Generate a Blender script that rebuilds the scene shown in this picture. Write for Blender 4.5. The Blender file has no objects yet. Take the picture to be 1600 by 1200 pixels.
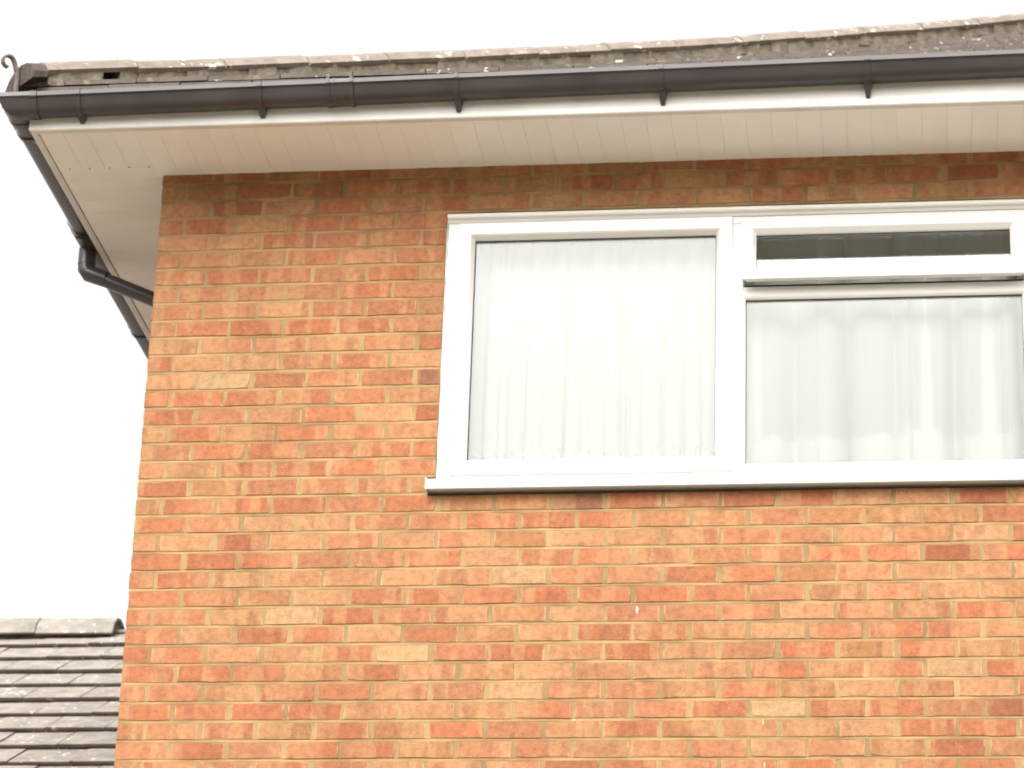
import bpy, bmesh, math, random
from mathutils import Vector, Matrix
R = math.radians
random.seed(7)
scene = bpy.context.scene
col = scene.collection

# ------------------------------------------------------------------ camera, sky, sun, exposure
ZT = 7.55                     # height of the top brick course above the ground (all shapes below are written from that course)
CAM = Vector((3.0989, -11.5119, -5.9432 + ZT))
YAW, PITCH, ROLL, FPX = -0.1368, 0.4015, 0.0344, 4894.5
def cam_axes():
    cy, sy, cp, sp = math.cos(YAW), math.sin(YAW), math.cos(PITCH), math.sin(PITCH)
    f = Vector((sy*cp, cy*cp, sp)); r0 = Vector((cy, -sy, 0)); u0 = r0.cross(f)
    c, s = math.cos(ROLL), math.sin(ROLL)
    return c*r0 + s*u0, -s*r0 + c*u0, f
AX_R, AX_U, AX_F = cam_axes()
cd = bpy.data.cameras.new('camera'); cam = bpy.data.objects.new('camera', cd); col.objects.link(cam)
cam.matrix_world = Matrix(((AX_R.x, AX_U.x, -AX_F.x, CAM.x), (AX_R.y, AX_U.y, -AX_F.y, CAM.y), (AX_R.z, AX_U.z, -AX_F.z, CAM.z), (0, 0, 0, 1)))
cd.sensor_width = 36; cd.sensor_fit = 'HORIZONTAL'; cd.lens = 36*FPX/1600; cd.clip_start = .1; cd.clip_end = 2000
cd.dof.use_dof = True; cd.dof.focus_distance = 9.2; cd.dof.aperture_fstop = 8.0       # the photograph is a little soft
scene.camera = cam

SUN_EL, SUN_AZ = R(45), R(-10)          # the bright part of the cloud, behind the camera
w = bpy.data.worlds.new('World'); scene.world = w; w.use_nodes = True
nt = w.node_tree; bg = nt.nodes['Background']
sky = nt.nodes.new('ShaderNodeTexSky'); sky.sky_type = 'NISHITA'; sky.sun_disc = False
sky.sun_elevation = SUN_EL; sky.sun_rotation = math.pi - SUN_AZ
sky.dust_density = 4.0; sky.air_density = 1.0
hs = nt.nodes.new('ShaderNodeHueSaturation'); hs.inputs['Saturation'].default_value = .02   # overcast: nearly white
nt.links.new(sky.outputs[0], hs.inputs['Color']); nt.links.new(hs.outputs[0], bg.inputs['Color'])
bg.inputs['Strength'].default_value = .15
sl = bpy.data.lights.new('sun', 'SUN'); sl.energy = 1.5; sl.angle = R(60); sl.color = (1, .95, .88)
so = bpy.data.objects.new('sun', sl); col.objects.link(so)
sd = Vector((math.sin(SUN_AZ)*math.cos(SUN_EL), -math.cos(SUN_AZ)*math.cos(SUN_EL), math.sin(SUN_EL)))
so.rotation_euler = sd.to_track_quat('Z', 'Y').to_euler(); so.location = (10, -20, 30)
vs = scene.view_settings
vs.view_transform = 'Standard'; vs.look = 'None'; vs.gamma = 1; vs.use_curve_mapping = False
vs.exposure = 1.33
scene.render.resolution_x = 1024; scene.render.resolution_y = 768

def px(P):                                   # where a point (z from the top course) falls in the photograph
    q = Vector((P[0], P[1], P[2]+ZT)) - CAM
    d = q.dot(AX_F); return 800+FPX*q.dot(AX_R)/d, 600-FPX*q.dot(AX_U)/d, d

# ------------------------------------------------------------------ materials
def mat(name):
    m = bpy.data.materials.new(name); m.use_nodes = True
    n = m.node_tree; b = n.nodes['Principled BSDF']; return m, n, b
def N(n, t, **k):
    o = n.nodes.new(t)
    for a, v in k.items(): setattr(o, a, v)
    return o
def noise(n, vec, scale, detail=3, rough=.55):
    o = N(n, 'ShaderNodeTexNoise'); o.inputs['Scale'].default_value = scale; o.inputs['Detail'].default_value = detail; o.inputs['Roughness'].default_value = rough
    n.links.new(vec, o.inputs['Vector']); return o.outputs['Fac']
def ramp(n, fac, stops, interp='LINEAR'):
    o = N(n, 'ShaderNodeValToRGB'); o.color_ramp.interpolation = interp
    els = o.color_ramp.elements
    while len(els) < len(stops): els.new(.5)
    for e, (p, c) in zip(els, stops):
        e.position = p; e.color = (c, c, c, 1) if not isinstance(c, tuple) else (*c, 1)
    n.links.new(fac, o.inputs['Fac']); return o.outputs['Color']
def mix(n, fac, a, b, mode='MIX'):
    o = N(n, 'ShaderNodeMix', data_type='RGBA', blend_type=mode)
    def put(v, s):
        if isinstance(v, (int, float)): o.inputs[s].default_value = v
        elif isinstance(v, tuple): o.inputs[s].default_value = (*v, 1)
        else: n.links.new(v, o.inputs[s])
    put(fac, 0); put(a, 6); put(b, 7); return o.outputs[2]
def bump(n, b, h, dist=.002, strength=.5):
    o = N(n, 'ShaderNodeBump'); o.inputs['Distance'].default_value = dist; o.inputs['Strength'].default_value = strength
    n.links.new(h, o.inputs['Height']); n.links.new(o.outputs[0], b.inputs['Normal'])
def coords(n, rnd=True):
    tc = N(n, 'ShaderNodeTexCoord').outputs['Object']
    if not rnd: return tc
    oi = N(n, 'ShaderNodeObjectInfo'); ma = N(n, 'ShaderNodeVectorMath', operation='MULTIPLY_ADD')
    ma.inputs[1].default_value = (1, 1, 1); n.links.new(tc, ma.inputs[0])
    sc = N(n, 'ShaderNodeVectorMath', operation='SCALE'); sc.inputs[0].default_value = (37, 53, 71)
    n.links.new(oi.outputs['Random'], sc.inputs['Scale']); n.links.new(sc.outputs[0], ma.inputs[2])
    return ma.outputs[0]
def mapping(n, v, scale):
    o = N(n, 'ShaderNodeMapping'); o.inputs['Scale'].default_value = scale; n.links.new(v, o.inputs['Vector']); return o.outputs[0]

def brick_material(name, single):
    m, n, b = mat(name); v = coords(n, single)
    if single: base = N(n, 'ShaderNodeObjectInfo').outputs['Color']
    else: base = N(n, 'ShaderNodeAttribute', attribute_name='brick_tone').outputs['Color']
    band = noise(n, mapping(n, v, (11, 1.5, 1.5)), 1.0, 1, .4)            # kiss marks: paler and darker bands across a brick
    c = mix(n, ramp(n, band, [(.52, 0.), (.56, .75)]), base, mix(n, .5, base, (.40, .23, .11)))
    band2 = noise(n, mapping(n, v, (14, 2, 3)), 1.3, 1, .4)
    c = mix(n, ramp(n, band2, [(.60, 0.), (.65, .45)]), c, mix(n, .5, c, (.16, .065, .04)))
    f = noise(n, v, 38, 5, .65)
    c = mix(n, 1.0, c, ramp(n, f, [(.28, .74), (.5, 1.), (.72, 1.24)]), 'MULTIPLY')
    geo = N(n, 'ShaderNodeNewGeometry').outputs['Position']
    c = mix(n, 1.0, c, ramp(n, noise(n, geo, .9, 3), [(.3, .88), (.7, 1.1)]), 'MULTIPLY')      # batches of bricks
    fold = noise(n, mapping(n, v, (1, 1, 3.2)), 34, 4, .7)
    c = mix(n, ramp(n, fold, [(.62, 0.), (.70, .5)]), c, (.15, .065, .04))                      # creases and drag marks
    pit = noise(n, mapping(n, v, (1, 1, 1.7)), 170, 3, .6)
    c = mix(n, ramp(n, pit, [(.60, 0.), (.68, .7)]), c, (.11, .05, .035))
    pale = noise(n, v, 120, 3, .6)
    c = mix(n, ramp(n, pale, [(.645, 0.), (.72, .55)]), c, (.46, .33, .20))
    if single:                                                          # pale fired ends of the bricks
        sx = N(n, 'ShaderNodeSeparateXYZ'); n.links.new(N(n, 'ShaderNodeTexCoord').outputs['Object'], sx.inputs[0])
        ab = N(n, 'ShaderNodeMath', operation='ABSOLUTE'); n.links.new(sx.outputs[0], ab.inputs[0])
        mr = N(n, 'ShaderNodeMapRange'); mr.inputs[1].default_value = .0965; mr.inputs[2].default_value = .1035; n.links.new(ab.outputs[0], mr.inputs[0])
        e_ = mix(n, 1., mr.outputs[0], ramp(n, noise(n, v, 16, 2), [(.42, 0.), (.60, .8)]), 'MULTIPLY')
        c = mix(n, e_, c, (.40, .28, .14))
    n.links.new(c, b.inputs['Base Color']); b.inputs['Roughness'].default_value = .92; b.inputs['Specular IOR Level'].default_value = .2
    h = mix(n, .5, noise(n, mapping(n, v, (.6, 1, 1.6)), 130, 4, .6), noise(n, v, 420, 2))
    bump(n, b, h, .005, .65); return m
M = {}
M['brick'] = brick_material('brick_fired_clay', True); M['brick_far'] = brick_material('brick_fired_clay_courses', False)

def simple(name, c, rough=.6, spec=.5, var=.12, vs_=8, rnd=True, bmp=None, c2=None):
    m, n, b = mat(name); v = coords(n, rnd)
    f = noise(n, v, vs_, 4)
    lo = tuple(x*(1-var) for x in c); hi = tuple(min(1, x*(1+var)) for x in (c2 or c))
    n.links.new(mix(n, ramp(n, f, [(.3, 0.), (.7, 1.)]), lo, hi), b.inputs['Base Color'])
    b.inputs['Roughness'].default_value = rough; b.inputs['Specular IOR Level'].default_value = spec
    if bmp: bump(n, b, noise(n, v, bmp[0], 4), bmp[1], bmp[2])
    M[name] = m; return m
simple('mortar', (.268, .180, .087), .95, .1, .3, 5, False, (260, .004, .6))
simple('bedding_mortar', (.170, .143, .105), .95, .1, .4, 22, True, (90, .008, .8))
simple('dark_mortar', (.08, .064, .056), .95, .1, .3, 30, True, (90, .006, .8))
simple('upvc', (.70, .69, .665), .38, .45, .03, 5, False)
simple('upvc_soffit', (.78, .765, .725), .5, .35, .035, 3, True)
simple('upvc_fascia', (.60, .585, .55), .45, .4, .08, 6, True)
simple('gutter_plastic', (.036, .031, .033), .32, .5, .15, 5, True, c2=(.043, .037, .038))
simple('gasket', (.045, .04, .045), .7, .2, .1)
simple('iron', (.13, .095, .085), .6, .4, .4, 60, True, (200, .002, .6))
simple('lead', (.22, .23, .26), .5, .4, .2, 20)
simple('plaster', (.55, .52, .46), .9, .2, .05, 2)
simple('underlay', (.07, .06, .055), .9, .2, .1)
simple('render_wall', (.60, .55, .47), .9, .1, .1, 3, True, (60, .004, .5))
simple('ground_grass', (.075, .095, .035), .95, .1, .4, .6, False)
simple('paving', (.275, .232, .180), .9, .15, .15, 2.5, False, (40, .004, .5))
simple('foliage', (.035, .055, .022), .8, .2, .5, .5, False)
simple('bark', (.09, .07, .05), .9, .1, .3, 6, False)

def tile_material(name, c, lich, amount):
    m, n, b = mat(name); v = coords(n, True)
    f = noise(n, v, 9, 5)
    k = mix(n, ramp(n, f, [(.3, 0.), (.7, 1.)]), tuple(x*.72 for x in c), tuple(x*1.2 for x in c))
    g = noise(n, v, 160, 3)
    k = mix(n, 1., k, ramp(n, g, [(.3, .8), (.7, 1.18)]), 'MULTIPLY')
    l = noise(n, v, 26, 3, .5); l2 = noise(n, v, 5, 2)
    lm = mix(n, 1., ramp(n, l, [(.64-amount, 0.), (.68-amount, 1.)]), ramp(n, l2, [(.44, 0.), (.56, 1.)]), 'MULTIPLY')
    k = mix(n, lm, k, lich)
    y = noise(n, v, 17, 3)
    k = mix(n, ramp(n, y, [(.62, 0.), (.70, .6)]), k, (.24, .20, .10))
    n.links.new(k, b.inputs['Base Color']); b.inputs['Roughness'].default_value = .95; b.inputs['Specular IOR Level'].default_value = .2
    bump(n, b, noise(n, v, 120, 4), .004, .6); M[name] = m
tile_material('tile_concrete', (.115, .095, .080), (.55, .50, .42), .0)
tile_material('hip_concrete', (.215, .178, .148), (.62, .56, .48), .02)
tile_material('tile_neighbour', (.238, .212, .188), (.66, .62, .56), .0)

def glass_material(name, rough):
    m, n, b = mat('window_'+name); n.nodes.remove(b)
    out = n.nodes['Material Output']
    fr = N(n, 'ShaderNodeFresnel'); fr.inputs['IOR'].default_value = 1.52
    tr = N(n, 'ShaderNodeBsdfTransparent'); tr.inputs['Color'].default_value = (.93, .95, .93, 1)
    gl = N(n, 'ShaderNodeBsdfGlossy'); gl.inputs['Roughness'].default_value = rough
    mx = N(n, 'ShaderNodeMixShader'); n.links.new(fr.outputs[0], mx.inputs[0]); n.links.new(tr.outputs[0], mx.inputs[1]); n.links.new(gl.outputs[0], mx.inputs[2])
    n.links.new(mx.outputs[0], out.inputs['Surface']); M[name] = m
glass_material('glass', .15); glass_material('vent_glass', .02)
def net_material(name, cover):
    m, n, b = mat(name); n.nodes.remove(b); out = n.nodes['Material Output']
    df = N(n, 'ShaderNodeBsdfDiffuse'); df.inputs['Color'].default_value = (.86, .86, .83, 1)
    tl = N(n, 'ShaderNodeBsdfTranslucent'); tl.inputs['Color'].default_value = (.8, .8, .78, 1)
    a = N(n, 'ShaderNodeMixShader'); a.inputs[0].default_value = .35; n.links.new(df.outputs[0], a.inputs[1]); n.links.new(tl.outputs[0], a.inputs[2])
    tr = N(n, 'ShaderNodeBsdfTransparent'); mx = N(n, 'ShaderNodeMixShader'); mx.inputs[0].default_value = cover
    n.links.new(tr.outputs[0], mx.inputs[1]); n.links.new(a.outputs[0], mx.inputs[2]); n.links.new(mx.outputs[0], out.inputs['Surface']); M[name] = m
net_material('net', .43); net_material('fine_net', .60); net_material('lace', .40)

# ------------------------------------------------------------------ building helpers
W = {}                                          # world position of every object's origin
def place(o, parent, pos):
    col.objects.link(o); pos = Vector(pos); W[o] = pos
    if parent: o.parent = parent; o.location = pos - W[parent]
    else: o.location = pos
    return o
def empty(name, pos):
    return place(bpy.data.objects.new(name, None), None, pos)
def tag(o, label=None, cat=None, group=None, kind=None):
    for k, v in (('label', label), ('category', cat), ('group', group), ('kind', kind)):
        if v: o[k] = v
    return o
def inst(name, me, parent, pos, rot=None, scale=None):          # pos: z from the top course
    o = bpy.data.objects.new(name, me); place(o, parent, (pos[0], pos[1], pos[2]+ZT))
    if rot: o.rotation_euler = rot
    if scale: o.scale = scale
    return o
class MB:
    def __init__(s): s.v = []; s.f = []; s.c = []
    def add(s, vs_, fs, c=None):
        k = len(s.v); s.v += [Vector(p) for p in vs_]; s.f += [[i+k for i in f] for f in fs]
        s.c += [c]*len(fs)
    def box(s, x0, x1, y0, y1, z0, z1, c=None):
        s.add([(x, y, z) for x in (x0, x1) for y in (y0, y1) for z in (z0, z1)],
              [(0, 1, 3, 2), (4, 6, 7, 5), (0, 4, 5, 1), (2, 3, 7, 6), (0, 2, 6, 4), (1, 5, 7, 3)], c)
    def loft(s, rings, closed=False, caps=True):
        n = len(rings[0]); vs_ = [p for r in rings for p in r]; fs = []
        m = len(rings)
        for i in range(m if closed else m-1):
            for j in range(n):
                a, b_ = i*n+j, i*n+(j+1) % n; i2 = (i+1) % m
                fs.append((a, b_, i2*n+(j+1) % n, i2*n+j))
        if caps and not closed: fs += [tuple(range(n))[::-1], tuple((m-1)*n+j for j in range(n))]
        s.add(vs_, fs)
    def tube(s, pts, r, seg=12, caps=True):
        rings = []; pts = [Vector(p) for p in pts]
        for i, p in enumerate(pts):
            t = (pts[min(i+1, len(pts)-1)] - pts[max(i-1, 0)]).normalized()
            a = t.cross(Vector((0, 1, 0)) if abs(t.y) < .9 else Vector((1, 0, 0))).normalized(); b_ = t.cross(a)
            rr = r[i] if isinstance(r, (list, tuple)) else r
            rings.append([p + rr*(math.cos(2*math.pi*k/seg)*a + math.sin(2*math.pi*k/seg)*b_) for k in range(seg)])
        s.loft(rings, caps=caps)
    def mesh(s, name, m, smooth=False, centre=None, keep=False):
        me = bpy.data.meshes.new(name)
        cen = Vector(centre) if centre is not None else Vector([(min(p[i] for p in s.v)+max(p[i] for p in s.v))/2 for i in range(3)])
        me.from_pydata([p-cen for p in s.v], [], s.f); me.materials.append(m)
        bm = bmesh.new(); bm.from_mesh(me)
        if not keep: bmesh.ops.recalc_face_normals(bm, faces=bm.faces)
        if smooth:
            for f in bm.faces: f.smooth = True
            for e in bm.edges:
                if len(e.link_faces) == 2 and e.calc_face_angle() > R(35): e.smooth = False
        bm.to_mesh(me); bm.free()
        if any(c is not None for c in s.c):
            at = me.color_attributes.new('brick_tone', 'FLOAT_COLOR', 'CORNER')
            for p in me.polygons:
                for li in p.loop_indices: at.data[li].color = (*s.c[p.index], 1)
        return me, cen
    def build(s, name, m, parent=None, smooth=False, centre=None, keep=False):
        me, cen = s.mesh(name, m, smooth, centre, keep)
        return inst(name, me, parent, cen)

# ------------------------------------------------------------------ ground and far side of the street
g = MB(); g.add([(-600, -600, -ZT), (600, -600, -ZT), (600, 600, -ZT), (-600, 600, -ZT)], [(0, 1, 2, 3)])
tag(g.build('ground', M['ground_grass']), kind='structure')
g = MB(); g.add([(-14, -26, -ZT+.004), (22, -26, -ZT+.004), (22, -.4, -ZT+.004), (-14, -.4, -ZT+.004)], [(0, 1, 2, 3)])
tag(g.build('paved_forecourt', M['paving']), kind='structure')
rt = random.Random(3)
tb = MB()
for k in range(26):                                     # a belt of trees across the street: it is what the tilted vent reflects
    cx, cy_, hh = -52+k*4.4+rt.uniform(-1, 1), -40+rt.uniform(-3, 3), rt.uniform(12, 15.5)
    tb.tube([(cx, cy_, -ZT), (cx+.2, cy_, -ZT+hh*.5)], [.3, .12], 6)
    for q in range(330):
        a, b_, rr = rt.uniform(0, 6.28), rt.uniform(-1, 1), rt.uniform(.45, 1)**.5
        c_ = Vector((cx+3*rr*math.cos(a)*math.sqrt(1-b_*b_), cy_+2.6*rr*math.sin(a)*math.sqrt(1-b_*b_), -ZT+hh*.57+hh*.43*rr*b_))
        u = Vector((rt.gauss(0, 1), rt.gauss(0, 1), rt.gauss(0, 1))).normalized(); v_ = u.orthogonal().normalized()
        z_ = rt.uniform(.35, .75)
        tb.add([c_-u*z_, c_+v_*z_*.7, c_+u*z_, c_-v_*z_*.7], [(0, 1, 2, 3)])
t_ = tb.build('tree_belt', M['foliage']); tag(t_, 'dark belt of trees across the street behind the viewer', 'trees', kind='stuff')

# ------------------------------------------------------------------ the brick house
OX, OY, ZS = .462, .4415, -.0227           # eaves overhang at the side and the front, soffit level
CP, BH, BL, JT = .0782, .0655, .225, .0145    # course pitch, brick height, brick pitch, joint
HX, HY = 10.0, 9.1                          # plan of the house
house = empty('brick_house', (0, 0, 0))
tag(house, 'orange brick house with white window, white soffit and black gutter', 'house')
WX0, WX1, WZ0, WZ1 = 1.222, 4.788, -.2385, -1.398     # window opening
SX0, SX1 = 1.188, 4.822                               # sill ends
NR = 96

def course_profile(mb, horizontal):        # struck mortar: recessed under each brick, flush on top of the one below
    pass
def mortar_core(name, x0, x1, holes, axis):
    mb = MB(); rr = random.Random(5)
    for r in range(NR):
        zt = -r*CP; zb = zt-BH; zn = zt-CP
        spans = [(x0, x1)]
        for (a, b_, z1, z0) in holes:
            if zt < z1+.02 and zn > z0-.02:
                ns = []
                for (p, q) in spans:
                    if a > p: ns.append((p, min(a, q)))
                    if b_ < q: ns.append((max(b_, p), q))
                spans = [s_ for s_ in ns if s_[1]-s_[0] > .01]
        for (p, q) in spans:
            prof = [(.0014, zt), (.0014, zb), (.0026, zb-.0015), (.0004, zn+.0012), (.0014, zn)]
            pts = []
            for d, z in prof:
                for t in (p, q): pts.append((t, d, z) if axis == 0 else (d, t, z))
            fs = [(2*i, 2*i+1, 2*i+3, 2*i+2) for i in range(4)]
            k = len(pts); bk = .1
            for t in (p, q):
                for z in (zt, zn): pts.append((t, bk, z) if axis == 0 else (bk, t, z))
            fs += [(0, 2, 4, 6, 8, k+1, k), (1, 3, 5, 7, 9, k+3, k+2), (k, k+1, k+3, k+2)]
            if r == 0 or holes: fs += [(0, 1, k+2, k), (8, 9, k+3, k+1)]
            mb.add(pts, fs)
    return mb
front = mortar_core('front_wall', .004, HX-.004, [(WX0-.002, WX1+.002, WZ0-.004, WZ1), (SX0, SX1, WZ1, -1.4790)], 0).build('front_wall', M['mortar'], house)
sidew = mortar_core('side_wall', .11, HY, [], 1).build('side_wall', M['mortar'], house)
b = MB(); b.box(HX-.1, HX, .11, HY, -ZT, 0); b.box(.11, HX-.11, HY-.1, HY, -ZT, 0)
b.build('rear_wall', M['brick_far' if False else 'mortar'], house)

TONE = dict(O=(.316, .136, .066), R=(.308, .117, .055), L=(.332, .164, .079), P=(.345, .212, .105), B=(.300, .143, .064), Q=(.262, .096, .048), D=(.215, .096, .057))
def rand_tone(rr):
    k = rr.choices('ORLPDBQ', (36, 27, 17, 4, 2, 8, 4))[0]; return k
def jitter(c, rr):
    s_ = rr.uniform(.92, 1.09); h_ = rr.uniform(-.05, .05)
    return (c[0]*s_, c[1]*s_*(1+h_), c[2]*s_*(1+h_*1.2))
# the tone of each brick in view, course by course from the corner, read off the photograph
#SPECIAL_BEGIN
ROWS = '''RRBRRBROBQRRBBRR BBRQRRRBQOBRRRRQ LQLROROBBOLRBLBO RRLRRO LLROOQ OOLROO ORRORL OOOORO OOLRRB ORRRRO LOOLOR QLLORL LPOOOD RRRRRL ROLRLQ BRBRRL ORRORR RBRRRO RBOOOB BRRRORBBDRORRLLQB ROLLOORRRLBOBBBR LLQLOLOBLLOOOLBLO RRRORRLOROBORRQR ORLBLLLPRORRBRLLL RRBLRRRRRRROBOLB ROBPROOBLOOOLOORB OLRRLRBLROBLORRL RROLRPORORLORBRBO RRRBROBLLLLRBRPR OOBRROOPOOBRBLBLR RRRRLLBROORPRROQ BOOBRBROBRBBBLRR ORORRBOOLOOLOBQL LRORRLOORRORRLOR'''.split()
#SPECIAL_END

def brick_shape(rr, hx=(BL-JT)/2, hz=BH/2, depth=.1):
    pts = []
    def along(a, b_, n):
        for i in range(n):
            t = i/n + (rr.uniform(-.1, .1) if i else 0); pts.append((a[0]+(b_[0]-a[0])*t, a[1]+(b_[1]-a[1])*t))
    cs = [(-hx, -hz), (hx, -hz), (hx, hz), (-hx, hz)]
    for i in range(4): along(cs[i], cs[(i+1) % 4], 3 if i % 2 == 0 else 2)
    n = len(pts); o = []; f_ = []
    ch = .0016
    for (x, z) in pts:
        x += rr.uniform(-.0018, .0018); z += rr.uniform(-.0021, .0021)
        o.append((x, ch*1.1, z))
        if abs(x) > hx*.9 and rr.random() < .16: x *= .955; z *= .93       # a chipped corner
        o[-1] = (x, ch*1.1, z)
        f_.append((x*(1-ch*1.2/hx), rr.uniform(-.0009, .0006), z*(1-ch*1.2/hz)))
    bk = [(p[0], depth, p[2]) for p in o]
    vs_ = f_+o+bk; fs = [tuple(range(n))]
    for i in range(n):
        j = (i+1) % n; fs += [(i, j, n+j, n+i), (n+i, n+j, 2*n+j, 2*n+i)]
    return vs_, fs
rb = random.Random(11)
VAR = []
for k in range(24):
    mb = MB(); mb.add(*brick_shape(rb)); VAR.append(mb.mesh('brick', M['brick'], False, (0, 0, 0))[0])
bricks = []                                  # (row, x0, x1, z centre)
for r in range(1, NR+1):
    zc = -(r-1)*CP - BH/2
    x = 0.
    edges = []
    if r % 2 == 0: edges.append((0., .1005)); x = .1007+JT
    while x < HX-.02:
        edges.append((x, min(x+BL-JT, HX))); x += BL
    for (a, b_) in edges:
        zt, zb = zc+BH/2, zc-BH/2
        if zb < WZ0 and zt > WZ1-.004:
            segs = [(a, min(b_, WX0-.004)), (max(a, WX1+.004), b_)]
        elif r == 19: segs = [(a, min(b_, SX0-.008)), (max(a, SX1+.008), b_)]
        else: segs = [(a, b_)]
        for (p, q) in segs:
            if q-p > .03:
                bricks.append((r, p, q, zc))
inview = []
for i, (r, p, q, zc) in enumerate(bricks):
    x_, y_, d_ = px(((p+q)/2, 0, zc))
    if -45 < x_ < 1645 and -20 < y_ < 1215 and r > 0: inview.append(((q-p)/d_**2, i))
inview.sort(reverse=True); single = set(i for _, i in inview[:300])
far = MB(); rs = random.Random(21); seen = {}
for i, (r, p, q, zc) in enumerate(bricks):
    seen[r] = seen.get(r, -1)+1
    key = ROWS[r-1][seen[r]] if r <= len(ROWS) and seen[r] < len(ROWS[r-1]) else None
    tone = jitter(TONE[key or rand_tone(rs)], rs)
    jx, jz, jy = rs.uniform(-.003, .003), rs.uniform(-.0016, .0016), rs.uniform(-.0014, .0004)
    if p == 0: jx = abs(jx)*.7+.0003; jy = rs.uniform(-.0008, .0008)
    cx = (p+q)/2+jx; sx = (q-p)/(BL-JT)*rs.uniform(.985, 1.008)
    if p == 0 or r == 0: cx = (p+q)/2+jx
    if i in single:
        o = inst('brick', rs.choice(VAR), front, (cx, jy, zc+jz), (0, rs.uniform(-.007, .007), 0), (sx, 1, rs.uniform(.975, 1.02)))
        o.color = (*tone, 1)
    else:
        near = any(True for _ in ()) 
        x_, y_, d_ = px((cx, 0, zc))
        if -200 < x_ < 1800 and -100 < y_ < 1500:
            vs_, fs = brick_shape(rs)
            far.add([(cx+v_[0]*sx, jy+v_[1], zc+jz+v_[2]) for v_ in vs_], fs, tone)
        else: far.box(cx-sx*(BL-JT)/2, cx+sx*(BL-JT)/2, jy, .09, zc-BH/2, zc+BH/2, tone)
fb = far.build('brick_courses', M['brick_far'], front); tag(fb, kind='stuff')
sb = MB()
for r in range(1, NR+1):                     # the hidden side wall returns at the corner
    zc = -(r-1)*CP - BH/2; y = .1025+JT if r % 2 else .1025+.1125+JT
    if r % 2 == 0: sb.box(.0015, .1, .1005, .2135, zc-BH/2, zc+BH/2, jitter(TONE['O'], rs))
    while y < HY-.02:
        sb.box(rs.uniform(-.001, .001), .09, y, min(y+BL-JT, HY), zc-BH/2, zc+BH/2, jitter(TONE[rand_tone(rs)], rs)); y += BL
tag(sb.build('brick_courses', M['brick_far'], sidew), kind='stuff')

rp = random.Random(77)
for (u, v_, w_, h_) in ((2.035, -1.975, .010, .030), (2.53, -2.60, .006, .028), (2.525, -2.43, .005, .022), (1.80, -2.42, .010, .010)):
    mb = MB(); n_ = 9; o_ = [(u+w_*.5*math.cos(a)*rp.uniform(.6, 1.2), v_+h_*.5*math.sin(a)*rp.uniform(.7, 1.2)) for a in [2*math.pi*i/n_ for i in range(n_)]]
    mb.loft([[(x, -.0012, z) for x, z in o_], [(x, -.0032, z) for x, z in [(u+(x-u)*.7, v_+(z-v_)*.8) for x, z in o_]]]); mb.build('white_splash', M['render_wall'], front)

# room behind the window
rm = MB()
ry0, ry1, rx0, rx1, rz0, rz1 = .13, 3.6, .3, 5.6, -2.35, -.06
P8 = [(x, y, z) for x in (rx0, rx1) for y in (ry0, ry1) for z in (rz0, rz1)]
rm.add(P8, [(0, 1, 3, 2), (4, 5, 7, 6), (2, 3, 7, 6), (0, 2, 6, 4), (1, 3, 7, 5)])
hx0, hx1, hz0, hz1 = WX0+.03, WX1-.03, WZ1-.01, WZ0-.03
rm.add([(rx0, ry0, rz0), (rx1, ry0, rz0), (rx1, ry0, rz1), (rx0, ry0, rz1), (hx0, ry0, hz0), (hx1, ry0, hz0), (hx1, ry0, hz1), (hx0, ry0, hz1),
        (hx0, .06, hz0), (hx1, .06, hz0), (hx1, .06, hz1), (hx0, .06, hz1)],
       [(0, 1, 5, 4), (1, 2, 6, 5), (2, 3, 7, 6), (3, 0, 4, 7), (4, 5, 9, 8), (5, 6, 10, 9), (6, 7, 11, 10), (7, 4, 8, 11)])
rm.build('room_lining', M['plaster'], house)

# ------------------------------------------------------------------ window
def ring(mb, x0, x1, z0, z1, prof, shear=None):       # prof: (inset, y); swept round the rectangle with mitred corners; z0 top, z1 bottom
    rings = []
    for (sx, sz) in ((0, 0), (1, 0), (1, 1), (0, 1)):
        r_ = []
        for d, y in prof:
            p = Vector((x0+d if sx == 0 else x1-d, y, z0-d if sz == 0 else z1+d))
            r_.append(shear(p) if shear else p)
        rings.append(r_)
    mb.loft(rings, closed=True)
def bar(mb, x0, x1, z0, z1, y0, y1, c=.003):            # a bar with softened front edges
    mb.loft([[(x, y1, z0), (x, y0+c, z0), (x, y0, z0-c), (x, y0, z1+c), (x, y0+c, z1), (x, y1, z1)] for x in (x0, x1)])
def vbar(mb, x0, x1, z0, z1, y0, y1, c=.003):
    mb.loft([[(x0, y1, z), (x0, y0+c, z), (x0+c, y0, z), (x1-c, y0, z), (x1, y0+c, z), (x1, y1, z)] for z in (z0, z1)])
YF, YG = .012, .038
f = MB()
vbar(f, 1.225, 1.285, -.250, -1.432, YF, .075); vbar(f, 4.725, 4.785, -.250, -1.432, YF, .075)
bar(f, 1.2855, 4.7245, -.250, -.312, YF+.0006, .075); bar(f, 1.2855, 4.7245, -1.372, -1.4335, YF+.0006, .075)
for a, b_ in ((2.389, 2.4435), (3.5665, 3.621)): vbar(f, a, b_, -.3125, -1.3715, YF+.0012, .075)
win = f.build('window', M['upvc'], house); tag(win, label='white plastic window with opening vent above the wide pane')
f = MB(); bar(f, 2.444, 3.566, -.596, -.640, YF+.002, .075); f.build('transom', M['upvc'], win)
SP = [(0, .05), (0, -.001), (.003, -.004), (.050, -.004), (.056, .002), (.066, .020), (.068, .024), (.068, .05)]
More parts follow.
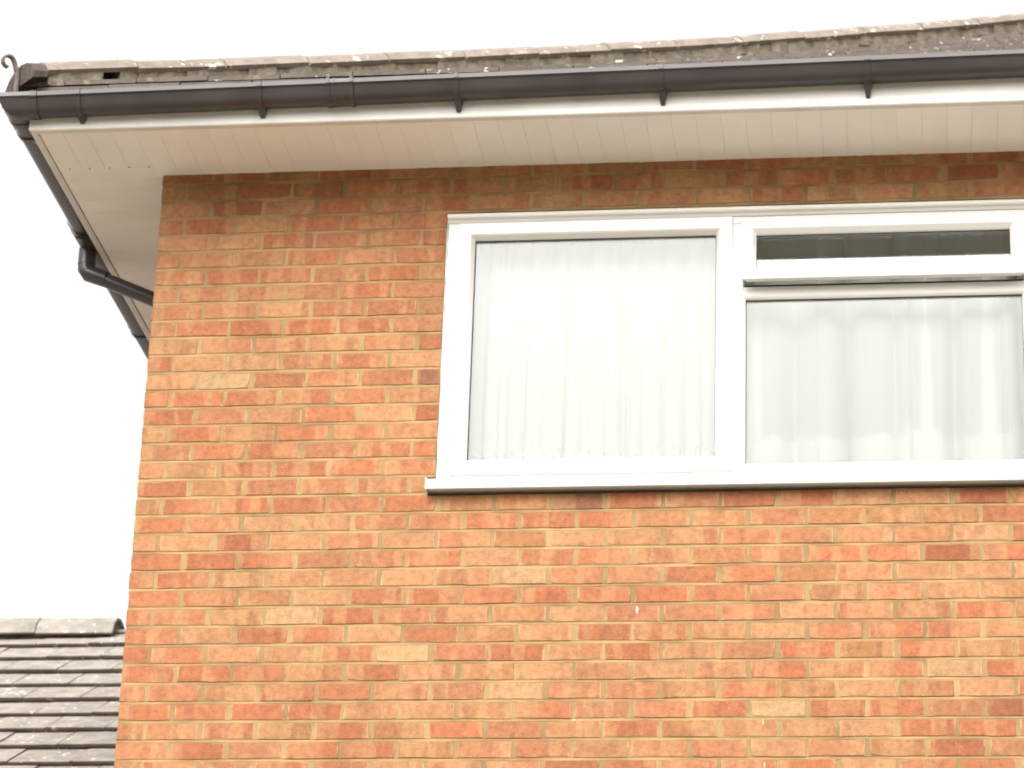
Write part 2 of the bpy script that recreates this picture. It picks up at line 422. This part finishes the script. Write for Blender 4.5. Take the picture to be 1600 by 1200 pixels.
for x0, x1 in ((1.270, 2.400), (3.610, 4.740)):
    f = MB(); ring(f, x0, x1, -.285, -1.3975, SP); f.build('casement_sash', M['upvc'], win)
    f = MB(); ring(f, x0+.0665, x1-.0665, -.3515, -1.331, [(0, YG-.0005), (0, YG-.006), (.004, YG-.006), (.004, YG-.0005)]); f.build('gasket', M['gasket'], win)
    f = MB(); f.box(x0+.062, x1-.062, YG, YG+.005, -1.336, -.347); f.build('pane', M['glass'], win)
# low wide pane, glazed straight into the frame with a chamfered bead
f = MB(); ring(f, 2.4425, 3.5675, -.6385, -1.3735, [(0, .05), (0, YF+.004), (.003, YF+.004), (.010, .024), (.010, .05)]); f.build('glazing_bead', M['upvc'], win)
f = MB(); ring(f, 2.4515, 3.5585, -.6475, -1.3645, [(0, YG-.0005), (0, YG-.006), (.0035, YG-.006), (.0035, YG-.0005)]); f.build('gasket', M['gasket'], win)
f = MB(); f.box(2.448, 3.562, YG, YG+.005, -1.368, -.644); f.build('pane', M['glass'], win)
# the vent: hinged at its top, standing open at the bottom
TILT = R(10.5); PIV = Vector((0, .0, -.302))
def sh(p):
    q = p-PIV; c_, s_ = math.cos(TILT), math.sin(TILT)
    return Vector((p.x, PIV.y+q.y*c_+q.z*s_, PIV.z-q.y*s_*1+q.z*c_))
VP = [(.020, .045), (.020, .008), (0, .008), (0, -.004), (.003, -.007), (.046, -.007), (.050, -.002), (.060, .014), (.062, .018), (.062, .045)]
VZ0, VZ1 = -.302, -.600
f = MB(); ring(f, 2.435, 3.578, VZ0, VZ1, VP, sh); f.build('vent_sash', M['upvc'], win)
f = MB()
g_ = [(x, y, z) for x in (2.493, 3.520) for y in (.032, .037) for z in (VZ1+.058, VZ0-.058)]
f.add([sh(Vector(p)) for p in g_], [(0, 1, 3, 2), (4, 6, 7, 5), (0, 4, 5, 1), (2, 3, 7, 6), (0, 2, 6, 4), (1, 5, 7, 3)])
f.build('vent_pane', M['vent_glass'], win)
f = MB(); ring(f, 2.4955, 3.5175, VZ0-.0605, VZ1+.0605, [(0, .0315), (0, .026), (.003, .026), (.003, .0315)], sh); f.build('gasket', M['gasket'], win)
f = MB()                                                # rubber seal added in the open gap, its black standing for the shade there
f.box(2.446, 3.564, .018, .060, -.5955, -.588); f.build('seal', M['gasket'], win)
f = MB()                                                # stays on either side and the catch in the middle
for x in (2.462, 3.548):
    f.add([sh(Vector((x, .046, -.56))), sh(Vector((x+.008, .046, -.56))), Vector((x+.008, .03, -.50)), Vector((x, .03, -.50)),
           sh(Vector((x, .042, -.575))), sh(Vector((x+.008, .042, -.575))), Vector((x+.008, .026, -.515)), Vector((x, .026, -.515))],
          [(0, 1, 2, 3), (4, 5, 6, 7), (0, 1, 5, 4), (1, 2, 6, 5), (2, 3, 7, 6), (3, 0, 4, 7)])
f.build('stay', M['lead'], win)
f = MB()                                                # small drain notch in the vent's bottom bead
nb = [(3.003, -.0035, VZ1+.054), (3.015, -.0035, VZ1+.054), (3.011, -.0035, VZ1+.040), (3.007, -.0035, VZ1+.040)]
nb = [(x, y+.004, z) for x, y, z in nb]+[(x, y+.016, z) for x, y, z in nb]
f.add([sh(Vector(p)) for p in nb], [(0, 1, 2, 3), (4, 5, 6, 7), (0, 1, 5, 4), (1, 2, 6, 5), (2, 3, 7, 6), (3, 0, 4, 7)]); f.build('drain_notch', M['gasket'], win)
# rounded head trim
pr_ = [(.02, -.2425), (.004, -.2425)]+[(-.004-.012*math.sin(a), -.2545+.012*math.cos(a)) for a in [i*math.pi/12 for i in range(13)]]+[(.0, -.2685), (.006, -.279), (.02, -.279)]
f = MB(); f.loft([[(x, y, z) for y, z in pr_] for x in (1.2235, 4.7865)]); f.build('head_trim', M['upvc'], win, True)
# sill
pf = [(.07, -1.4345), (.0, -1.4300), (-.048, -1.4345), (-.053, -1.4365), (-.0555, -1.441), (-.0555, -1.474), (-.053, -1.4775), (-.047, -1.4775), (-.046, -1.466), (.012, -1.466), (.07, -1.466)]
f = MB(); f.loft([[(x, y, z) for y, z in pf] for x in (SX0+.002, SX1-.002)]); f.build('sill', M['upvc'], win)
for x in (SX0-.0005, SX1-.0025):
    f = MB(); f.box(x, x+.003, -.0565, .02, -1.4785, -1.4295); f.build('sill_end_cap', M['upvc'], win)
# silicone line between brick and frame
rr = random.Random(9)
for x, s_ in ((1.2225, 1), (4.7875, -1)):
    f = MB(); pts = [(x+rr.uniform(-.001, .001), .010, -.26-i*.04) for i in range(30)]; f.tube(pts, [rr.uniform(.002, .0042) for _ in pts], 6)
    f.build('sealant', M['upvc'], win)

# net curtains hanging in the room
def curtain(x0, x1, z0, z1, seed, folds, amp, amax, net, name, label, lace_h):
    """a gathered net: each pleat doubles back on itself a little, so the cloth lies one to three layers deep"""
    rr = random.Random(seed); w0 = (x1-x0)/folds
    path = []; x = x0; steps = 22
    while x < x1:
        wd = w0*rr.uniform(.55, 1.5); a = rr.uniform(.03, amax); am = amp*rr.uniform(.4, 1.2)
        for k in range(steps):
            f_ = 2*math.pi*k/steps
            path.append((x+wd*k/steps, a*wd, am, f_))
        x += wd
    n = len(path)-1; rows = 12; ph = rr.uniform(0, 6)
    def pt(i, t):
        x, a, am, f_ = path[i]; g = .55+.6*t
        return x+a*g*1.3*math.sin(f_)+.012*t*math.sin(x*7+ph), .17-am*g*math.cos(f_)+.004*math.sin(x*47+ph)
    mb = MB(); vs_ = []; fs = []
    for j in range(rows+1):
        t = j/rows
        for i in range(n+1): vs_.append((*pt(i, t), z0+(z1-z0)*t))
    for j in range(rows):
        for i in range(n): a = j*(n+1)+i; fs.append((a, a+1, a+n+2, a+n+1))
    mb.add(vs_, fs); o = mb.build(name, M[net], None, True, None, True)
    tag(o, label, 'curtain', 'net curtains behind the window')
    mb = MB(); vs_ = []; fs = []; sub = 5
    for j in range(sub+1):
        for i in range(n+1):
            sc = abs(math.sin(i*math.pi/7.))*(.6+.4*math.sin(i*.37+ph)); top = z1+lace_h-.045+.045*sc
            z = z1-.004+(top-z1)*j/sub; t = (z-z0)/(z1-z0); q = pt(i, t)
            vs_.append((q[0], q[1]-.003, z))
    for j in range(sub):
        for i in range(n): a = j*(n+1)+i; fs.append((a, a+1, a+n+2, a+n+1))
    mb.add(vs_, fs); mb.build('lace_border', M['lace'], o, True, None, True)
    return o
curtain(1.24, 2.42, -.16, -1.46, 4, 19, .014, .15, 'fine_net', 'net_curtain', 'white net curtain behind the left tall pane', .24)
curtain(2.43, 3.585, -.16, -1.46, 8, 7.5, .055, .40, 'net', 'net_curtain', 'folded white net curtain behind the vent and the wide pane', .29)
curtain(3.60, 4.77, -.16, -1.46, 5, 14, .025, .3, 'net', 'net_curtain', 'white net curtain at the window end beyond the wide pane', .29)

# ------------------------------------------------------------------ soffit and fascia
sf = MB(); sf.box(-OX+.002, HX+OX, -OY+.002, HY+OY, .125, .130)
soff = sf.build('soffit', M['upvc_soffit'], house)
rr = random.Random(31)
x = -OX+.034
while x < HX+OX-.05:                                  # front boards run out to the fascia
    y0, y1 = -OY+.0345, -.076 if x+.1 < .005 else .02
    mb = MB(); zb = ZS+rr.uniform(-.0006, .0006); x1 = x+.0995
    mb.loft([[(x, y, zb+.0007), (x+.0007, y, zb), (x1-.0007, y, zb), (x1, y, zb+.0007), (x1, y, zb+.010), (x, y, zb+.010)] for y in (y0, y1)])
    mb.build('soffit_board', M['upvc_soffit'], soff); x += .1
y = -.074
while y < HY:
    mb = MB(); zb = ZS+rr.uniform(-.0006, .0006); y1 = y+.0995
    mb.loft([[(x, y, zb+.0007), (x, y+.0007, zb), (x, y1-.0007, zb), (x, y1, zb+.0007), (x, y1, zb+.010), (x, y, zb+.010)] for x in (-OX+.0345, (.02 if y > .02 else -.0285))])
    mb.build('soffit_board', M['upvc_soffit'], soff); y += .1
mb = MB()
for k in range(5):                                    # white pins along the corner joint
    mb.tube([(-.38+k*.085, -.085, ZS-.003), (-.38+k*.085, -.085, ZS+.002)], .003, 6)
mb.build('pin', M['gasket'], soff)
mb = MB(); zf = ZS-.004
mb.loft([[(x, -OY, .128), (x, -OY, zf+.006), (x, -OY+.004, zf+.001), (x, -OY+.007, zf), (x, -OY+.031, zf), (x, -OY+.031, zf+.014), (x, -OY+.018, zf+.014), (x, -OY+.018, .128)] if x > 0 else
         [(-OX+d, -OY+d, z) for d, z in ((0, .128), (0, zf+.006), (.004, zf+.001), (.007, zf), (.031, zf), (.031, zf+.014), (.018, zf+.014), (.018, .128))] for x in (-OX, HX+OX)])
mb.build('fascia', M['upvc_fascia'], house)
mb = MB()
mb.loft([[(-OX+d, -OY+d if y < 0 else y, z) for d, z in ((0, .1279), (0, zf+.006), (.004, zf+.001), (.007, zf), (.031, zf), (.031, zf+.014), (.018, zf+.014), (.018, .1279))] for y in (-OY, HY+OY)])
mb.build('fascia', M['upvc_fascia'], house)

# ------------------------------------------------------------------ gutter
GP = [(.004, 0), (.004, -.004), (.004, -.064), (.020, -.0715), (.060, -.0715), (.078, -.0645), (.090, -.051), (.1025, -.018), (.108, -.0165), (.1115, -.014), (.1125, .004), (.106, .006), (.104, -.002), (.1035, -.012), (.086, -.046), (.074, -.059), (.058, -.0665), (.022, -.0665), (.009, -.061), (.009, 0)]
def gz(x): return .0885+.0125*max(0., min(x, 4.6)+.46)      # falls to the left
def off(P, d):                                            # profile pushed outward
    c = (.055, -.02); return [(a+(d if a > .05 else 0)*(1), z-(d if z < -.03 else -d*.6)) for a, z in P]
def trough(mb, P, x0, x1, front=True, mitre=False, n=1):
    rings = []
    for i in range(n+1):
        t = x0+(x1-x0)*i/n
        if front: rings.append([((-OX-a) if (mitre and i == 0) else t, -OY-a, z+gz(t)) for a, z in P])
        else: rings.append([(-OX-a, (-OY-a) if (mitre and i == 0) else t, z+gz(-.46)-.004*min(1, max(0, (t+.4)))) for a, z in P])
    mb.loft(rings)
mb = MB(); trough(mb, GP, -OX, HX+OX, True, True, 12); gut = mb.build('gutter', M['gutter_plastic'], house, True)
mb = MB(); trough(mb, GP, -OY, HY+OY, False, True, 8); gut2 = mb.build('gutter', M['gutter_plastic'], house, True)
OUT = [(a, z) for a, z in GP[2:11]]
def strap(x, wd, d, front, parent, name):
    mb = MB(); P = [(.004, .004)]+[(a, z) for a, z in GP[2:11]]
    Q = []
    for i, (a, z) in enumerate(P):
        p0, p1 = P[max(i-1, 0)], P[min(i+1, len(P)-1)]
        t = Vector((p1[0]-p0[0], p1[1]-p0[1])).normalized(); nrm = Vector((t.y, -t.x))
        if nrm.dot(Vector((a-.055, z+.01))) < 0: nrm = -nrm
        Q.append((a+nrm.x*d, z+nrm.y*d) if i else (.004, .004))
    Q += [(.112, .002+d*1.6), (.100, .004+d*1.4), (.1, -.004)]
    trough(mb, Q+[(.05, -.03)], x-wd/2, x+wd/2, front); return mb.build(name, M['gutter_plastic'], parent, True)
def bracket(x, front, parent):
    strap(x, .018, .006, front, parent, 'bracket_strap')
    mb = MB(); z0 = (gz(x) if front else gz(-.46))-.068; z1 = -.003+(.0 if not front else .0055*max(0, x-1.5)*1.2)
    h = lambda t, a, z: (t, -OY-a, z) if front else (-OX-a, t, z)
    mb.loft([[h(x-.017, 0.0005, z0), h(x+.017, 0.0005, z0), h(x+.017, .05, z0), h(x-.017, .05, z0)],
             [h(x-.013, 0.0005, (z0+z1)/2), h(x+.013, 0.0005, (z0+z1)/2), h(x+.013, .030, (z0+z1)/2), h(x-.013, .030, (z0+z1)/2)],
             [h(x-.008, 0.0005, z1), h(x+.008, 0.0005, z1), h(x+.008, .010, z1), h(x-.008, .010, z1)]])
    mb.build('bracket_lug', M['gutter_plastic'], parent)
for x in (-.237, .515, 1.320, 2.146, 2.962, 3.77, 4.58, 5.4, 6.2, 7.0, 7.8, 8.6, 9.4): bracket(x, True, gut)
for y in (-.28, 1.74, 2.55, 3.4, 4.2, 5, 5.8, 6.6, 7.4, 8.2): bracket(y, False, gut2)
strap(-.425, .03, .006, True, gut, 'angle_strap'); strap(-.405, .03, .006, False, gut2, 'angle_strap')
mb = MB(); trough(mb, [(a, z) for a, z in [(.004, .003), (.004, -.067), (.020, -.0745), (.061, -.0745), (.080, -.0668), (.093, -.0525), (.1065, -.018), (.115, -.013), (.115, .005), (.05, -.02)]], -OX, -.42, True, True)
mb.build('gutter_angle', M['gutter_plastic'], gut, True)
mb = MB(); trough(mb, [(a, z) for a, z in [(.004, .003), (.004, -.067), (.020, -.0745), (.061, -.0745), (.080, -.0668), (.093, -.0525), (.1065, -.018), (.115, -.013), (.115, .005), (.05, -.02)]], -OY, -.40, False, True)
mb.build('gutter_angle', M['gutter_plastic'], gut2, True)
# union between two lengths of gutter
un = MB(); trough(un, [(.004, .003), (.004, -.067), (.020, -.0742), (.061, -.0742), (.080, -.0665), (.093, -.0525), (.1065, -.018), (.1145, -.013), (.1145, .004), (.05, -.02)], .795, .895, True)
un.build('gutter_union', M['gutter_plastic'], gut, True)
for x in (.797, .893): strap(x, .015, .008, True, gut, 'union_strap')
strap(.822, .008, .0045, True, gut, 'union_strap')
# running outlet on the side and the swan neck down to the wall
oy_ = .76
mb = MB(); trough(mb, [(.004, .003), (.004, -.080), (.020, -.088), (.064, -.088), (.084, -.079), (.096, -.060), (.109, -.018), (.117, -.013), (.117, .006), (.05, -.02)], oy_-.13, oy_+.13, False)
mb.build('gutter_outlet', M['gutter_plastic'], gut2, True)
for y in (oy_-.13, oy_+.13): strap(y, .024, .011, False, gut2, 'union_strap')
mb = MB(); oxp = -OX-.057
mb.tube([(oxp, oy_, .01), (oxp, oy_, -.07)], .040, 16)
mb.tube([(oxp, oy_, -.045), (oxp, oy_, -.092), (oxp+.012, oy_, -.110), (oxp+.10, oy_, -.143)], [.038, .038, .038, .037], 16)
mb.tube([(oxp+.05, oy_, -.125), (-.11, oy_, -.285)], .033, 16)
mb.tube([(-.13, oy_, -.277), (-.07, oy_, -.304), (-.055, oy_, -.325), (-.05, oy_, -.37), (-.05, oy_, -.50)], .038, 16)
mb.tube([(-.05, oy_, -.44), (-.05, oy_, -ZT+.05)], .034, 16)
dp = mb.build('downpipe', M['gutter_plastic'], house, True)
for k in range(4):
    mb = MB(); mb.tube([(-.05, oy_, -.9-k*1.8), (-.05, oy_, -.93-k*1.8)], .039, 16); mb.box(-.05, -.001, oy_-.055, oy_+.055, -.93-k*1.8, -.9-k*1.8); mb.build('pipe_clip', M['gutter_plastic'], dp)

# ------------------------------------------------------------------ roof: hipped, with a slight bellcast
EV = .05
def hz_(d): return .172+.538*d+.0115*d*d                   # top of the tiles at plan distance d behind the eaves edge
def hs_(d): return .538+.023*d
XE, YE = -OX-EV, -OY-EV
DR = HY/2+OY+EV
XR = HX+OX+EV
ul = MB()
def P3(x, d, k=-.05): return (x, YE+d, hz_(d)+k)
ds = [.10+(DR-.10)*i/8 for i in range(9)]
for a, b_ in zip(ds, ds[1:]):
    ul.add([P3(XE+a, a), P3(XR-a, a), P3(XR-b_, b_), P3(XE+b_, b_)], [(0, 1, 2, 3)])
    yb = HY+OY+EV
    ul.add([(XE+a, yb-a, hz_(a)-.05), (XR-a, yb-a, hz_(a)-.05), (XR-b_, yb-b_, hz_(b_)-.05), (XE+b_, yb-b_, hz_(b_)-.05)], [(0, 1, 2, 3)])
    for sx, xx in ((1, XE), (-1, XR)):
        ul.add([(xx+sx*a, YE+a, hz_(a)-.05), (xx+sx*a, yb-a, hz_(a)-.05), (xx+sx*b_, yb-b_, hz_(b_)-.05), (xx+sx*b_, YE+b_, hz_(b_)-.05)], [(0, 1, 2, 3)])
roof = ul.build('roof', M['underlay'], house)
TG, TW, TL, TT = .300, .300, .385, .020                  # plan gauge, cover width, plan length, thickness
rr = random.Random(17)
def tile_mesh(poly, d0, axis, mb, jit=0., gap=.002):
    """poly in plan (along, d); nose at d0"""
    zt = lambda d: hz_(d0)+(d-d0)*(hs_(d0)-.052)+jit
    n = len(poly)
    q = lambda a, d, z: (a, YE+d, z) if axis == 0 else (XE+d, a, z)
    top = [q(a, d, zt(d)) for a, d in poly]; bot = [q(a, d, zt(d)-TT-.004*(d > d0+.01)) for a, d in poly]
    mb.add(top+bot, [tuple(range(n)), tuple(range(n, 2*n))[::-1]]+[(i, (i+1) % n, n+(i+1) % n, n+i) for i in range(n)])
def clip(poly, keep):                                    # keep: function >=0 inside, linear
    out = []
    for i, p in enumerate(poly):
        q = poly[(i+1) % len(poly)]; a, b_ = keep(p), keep(q)
        if a >= 0: out.append(p)
        if (a < 0) != (b_ < 0):
            t = a/(a-b_); out.append((p[0]+(q[0]-p[0])*t, p[1]+(q[1]-p[1])*t))
    return out
rest = MB(); nt_ = 0
course_mesh = {}
i = 0
while i*TG < DR-.05:
    d0 = i*TG; x = XE-.1+(.15 if i % 2 else 0)
    while x < XR-d0:
        x1 = x+TW-.004; d1 = min(d0+TL, DR)
        poly = [(x, d0), (x1, d0), (x1, d1), (x, d1)]
        pl = clip(clip(poly, lambda p: p[0]-(XE+p[1]+.025)), lambda p: (XR-p[1]-.025)-p[0])
        if len(pl) > 2:
            j = rr.uniform(-.003, .003)
            if x < 5.0 and nt_ < 300:
                mb = MB(); tile_mesh(pl, d0, 0, mb, j); mb.build('roof_tile', M['tile_concrete'], roof); nt_ += 1
            else: tile_mesh(pl, d0, 0, rest, j)
        x += TW
    y = YE-.1+(.15 if i % 2 else 0); yb = HY+OY+EV
    while y < yb-d0:
        poly = [(y, d0), (y+TW-.004, d0), (y+TW-.004, min(d0+TL, DR)), (y, min(d0+TL, DR))]
        pl = clip(clip(poly, lambda p: p[0]-(YE+p[1]+.025)), lambda p: (yb-p[1]-.025)-p[0])
        if len(pl) > 2: tile_mesh(pl, d0, 1, rest, rr.uniform(-.003, .003))
        y += TW
    i += 1
tag(rest.build('roof_tile_field', M['tile_concrete'], roof), kind='stuff')
# hip tiles: third-round, butted end to end and bedded in mortar
def hip_pt(s): return Vector((XE+s, YE+s, hz_(s)))
perp = Vector((1, -1, 0)).normalized()
HL = .300                                                 # plan step (0.46 m along the slope)
arc = [(u, math.cos(u/1.05*1.02)) for u in [-1.05+i*.35 for i in range(7)]]
def hip_ring(s, k=0., crest=.085, half=.118, th=.016):
    p = hip_pt(s); o = []; i_ = []
    for u, c in arc:
        a = u/1.05
        o.append(p+perp*(half*math.sin(a*1.15)/math.sin(1.15))+Vector((0, 0, crest-(half*.62)*(1-math.cos(a*1.15))/(1-math.cos(1.15))+k)))
        i_.append(p+perp*((half-th)*math.sin(a*1.15)/math.sin(1.15))+Vector((0, 0, crest-th-(half*.62)*(1-math.cos(a*1.15))/(1-math.cos(1.15))+k)))
    return o+i_[::-1]
s = .050
while s < DR-.3:
    mb = MB(); e = s+HL-.006; k0, k1 = rr.uniform(-.004, .004), rr.uniform(-.004, .004)
    mb.loft([hip_ring(s, k0), hip_ring(s+.02, k0), hip_ring(e, k1)]); mb.build('hip_tile', M['hip_concrete'], roof); s += HL
mb = MB(); mb.loft([hip_ring(.004, 0)[:7], hip_ring(.05, 0)[:7]], caps=True)
me = MB()
b0 = hip_ring(.004, -.004)[:7]; b1 = [Vector((p.x, p.y, min(p.z, hip_pt(.004).z-.02))) for p in b0]
me.loft([b0+b1[::-1], [p+Vector((.046, .046, .021)) for p in b0+b1[::-1]]]); me.build('hip_end_mortar', M['dark_mortar'], roof)
bd = MB(); q = random.Random(41)
for side in (1, -1):
    s = .06
    while s < DR-.3:
        ln = q.uniform(.05, .14)
        if not (.15 < s < .235):
            def brng(t, drop):
                p = hip_pt(t); a_ = perp*side*(.100+q.uniform(-.006, .010)); b_ = perp*side*.02
                lo = p+a_; lo.z += -.050-.012*q.random()
                return [p+b_+Vector((0, 0, -.01)), p+b_+Vector((0, 0, .06)), p+a_*.98+Vector((0, 0, .018)), lo]
            bd.loft([brng(s, 0), brng(s+ln*.5, 0), brng(s+ln+.006, 0)])
        s += ln
bd.build('mortar_bedding', M['bedding_mortar'], roof)
x = XE+.085                                             # short tiles of the undercourse, tucked below the eaves course
while x < 6:
    eb = MB(); y_ = YE-.002+q.uniform(0, .005); zt = hz_(0)-TT-.003-q.uniform(0, .004)
    eb.loft([[(a, y_, zt), (a, y_, zt-.036-.004*q.random()), (a, YE+.16, zt-.03), (a, YE+.16, zt)] for a in (x, x+.297-q.uniform(0, .003))]); eb.build('undercourse_tile', M['tile_concrete'], roof); x += .3

# scrolled hip iron
ip = [(-.006, -.015), (-.006, .05), (-.010, .09), (-.018, .12), (-.026, .140), (-.036, .149), (-.047, .148), (-.058, .139), (-.064, .124), (-.062, .108), (-.053, .098), (-.043, .096)]
dg = Vector((1, 1, 0)).normalized(); base = Vector((XE, YE, .128)); mb = MB()
ring_ = []
for i, (a, z) in enumerate(ip):
    p0, p1 = ip[max(i-1, 0)], ip[min(i+1, len(ip)-1)]; t = Vector((p1[0]-p0[0], p1[1]-p0[1])).normalized(); nr = (-t.y, t.x)
    th = .0042; hw = .013*(1-.35*i/len(ip)); p = base+dg*a*1.25+Vector((0, 0, z)); nn = dg*nr[0]*th+Vector((0, 0, nr[1]*th))
    ring_.append([p+nn+perp*hw, p+nn-perp*hw, p-nn-perp*hw, p-nn+perp*hw])
mb.loft(ring_); mb.build('hip_iron', M['iron'], roof)

# ------------------------------------------------------------------ lower neighbouring house
nb = empty('neighbour_house', (-5.2, 5, 0)); tag(nb, 'lower house with grey tiled roof past the brick corner', 'house')
NP, NG, NW = R(30.5), .3325, .303
ny, nz = 5.0, -.335
cN, sN = math.cos(NP), math.sin(NP)
NXE, NX0, NXR = -.55, -9.4, -1.37                         # verge by the brick house, far verge, end of the ridge
def nroof(dn, up=0.):                                    # distance down the slope from the ridge line
    return ny-dn*cN-up*sN, nz-dn*sN+up*cN
LS = 5.6
b = MB(); ye, ze = nroof(LS-.35, -.12)
b.box(NX0+.15, NXE-.16, ye, 2*ny-ye, -ZT, ze-.02)
b.build('wall', M['render_wall'], nb)
HH = NXE-NXR                                            # the gable ends in a half hip
hd = HH*sN/cN
for x0, x1, cut in ((NXE-.36, NXE-.159, HH), (NX0+.149, NX0+.35, .15)):
    b = MB(); b.loft([[(x, ye+.01, ze-.03), (x, 2*ny-ye-.01, ze-.03), (x, ny+cut, nz-.16-cut*sN/cN), (x, ny-cut, nz-.16-cut*sN/cN)] for x in (x0, x1)])
    b.build('gable_wall', M['render_wall'], nb)
b = MB()
for sg in (1, -1):
    y0, z0 = nroof(0, -.05); y1, z1 = nroof(LS-.02, -.05); y2, z2 = nroof(LS-.02, -.08); y3, z3 = nroof(0, -.08)
    b.loft([[(x, ny+sg*(y-ny), z) for y, z in ((y0, z0), (y1, z1), (y2, z2), (y3, z3))] for x in (NX0+.02, NXR-.03)])
    for u in (-.05, -.08): b.add([(NXR-.03, ny+sg*(nroof(0, u)[0]-ny), nroof(0, u)[1]), (NXE-.02, ny+sg*(nroof(HH/cN, u)[0]-ny), nroof(HH/cN, u)[1]), (NXE-.02, ny+sg*(nroof(LS-.02, u)[0]-ny), nroof(LS-.02, u)[1]), (NXR-.03, ny+sg*(nroof(LS-.02, u)[0]-ny), nroof(LS-.02, u)[1])], [(0, 1, 2, 3)])
nr_ = b.build('roof', M['underlay'], nb)
rr = random.Random(51)
tm = []
for k in range(4):
    b = MB(); t = .040; L_ = NG+.075; w_ = NW-.007
    sk = rr.uniform(-.002, .002)
    b.loft([[(x, y, z) for y, z in ((0, 0), (.001, -.003), (.050, -t-.006), (L_, -t*.5), (L_, 0))] for x in (-w_/2, w_/2)])
    tm.append(b.mesh('roof_tile', M['tile_neighbour'], False, (0, 0, 0))[0])
first_d = .385; fieldN = MB(); lift = .062
for k in range(16):
    dn = first_d+k*NG; c0 = 0
    x = NXE-NW/2-(NW/2 if k % 2 else 0); 
    lim = min(NXE, NXR+max(0, dn-.1)*cN)                 # the hip line cuts the upper courses short
    if k % 2 and lim == NXE:                             # half tile at the verge
        y_, z_ = nroof(dn, .002); o = inst('roof_tile', tm[0], nr_, (NXE-NW/4, y_, z_), (NP-.075, 0, 0), (.49, 1, 1))
    while x > NX0+.1:
        y_, z_ = nroof(dn, .002+rr.uniform(-.003, .003)); rx = NP-.075+rr.uniform(-.006, .006)
        if x+NW/2 > lim+.16: x -= NW; continue
        if x > -5.6: inst('roof_tile', rr.choice(tm), nr_, (x, y_, z_), (rx, rr.uniform(-.006, .006), 0))
        else: 
            mm = Matrix.Translation((x, y_, z_)) @ Matrix.Rotation(rx, 4, 'X')
            me_ = tm[0]; fieldN.add([mm @ v_.co for v_ in me_.vertices], [tuple(p.vertices) for p in me_.polygons])
        x -= NW
for k in range(16):                                      # far slope
    dn = first_d+k*NG; x = NXE-NW/2
    while x > NX0+.1:
        if x+NW/2 > min(NXE, NXR+max(0, dn-.1)*cN)+.16: x -= NW; continue
        y_, z_ = nroof(dn, .002); mm = Matrix.Translation((x, 2*ny-y_, z_)) @ Matrix.Rotation(math.pi, 4, 'Z') @ Matrix.Rotation(NP-.075, 4, 'X')
        fieldN.add([mm @ v_.co for v_ in tm[0].vertices], [tuple(p.vertices) for p in tm[0].polygons]); x -= NW
tag(fieldN.build('roof_tile_field', M['tile_neighbour'], nr_), kind='stuff')
x = NXR; k = 0
while x > NX0+.2:                                        # half-round ridge tiles
    b = MB(); A = [R(-75+i*25) for i in range(7)]; r0, r1 = .190, .172
    zj = rr.uniform(-.004, .004)
    def rrg(x_): return [(x_, ny+r0*math.sin(a), nz-.130+r0*math.cos(a)+zj) for a in A]+[(x_, ny+r1*math.sin(a), nz-.130+r1*math.cos(a)+zj) for a in A[::-1]]
    b.loft([rrg(x), rrg(x-.444)]); b.build('ridge_tile', M['tile_neighbour'], nr_); x -= .45
b = MB(); b.loft([[(x_, ny+.165*math.sin(a), nz-.130+.165*math.cos(a)) for a in [R(-62+i*20.6) for i in range(7)]] for x_ in (NXR-.012, NXR-.05)]); b.build('ridge_end_mortar', M['bedding_mortar'], nr_)
b = MB(); b.box(NX0+.3, NXR-.02, ny-.125, ny+.125, nz-.13, nz-.055); b.build('ridge_mortar', M['bedding_mortar'], nr_)
b = MB(); b.loft([[(NXR-.03, ny-.16, nz-.10), (NXR-.03, ny+.16, nz-.10), (NXR-.03, ny, nz-.035)], [(NXR+.16, ny-.20, nz-.16), (NXR+.16, ny+.20, nz-.16), (NXR+.16, ny, nz-.085)]]); b.build('lead_saddle', M['lead'], nr_)
b = MB(); b.loft([[(NXR, ny, nz-u), (NXE+.03, ny-HH-.03, nz-hd-.02-u), (NXE+.03, ny+HH+.03, nz-hd-.02-u)] for u in (.0, .05)]); b.build('half_hip_slope', M['tile_neighbour'], nr_)
for sg in (1, -1):
    y_, z_ = nroof(LS+.02, -.06); b = MB(); b.tube([(NX0, ny+sg*(y_-.05-ny), z_-.05), (NXE, ny+sg*(y_-.05-ny), z_-.05)], .055, 10); b.build('gutter', M['gutter_plastic'], nb, True)
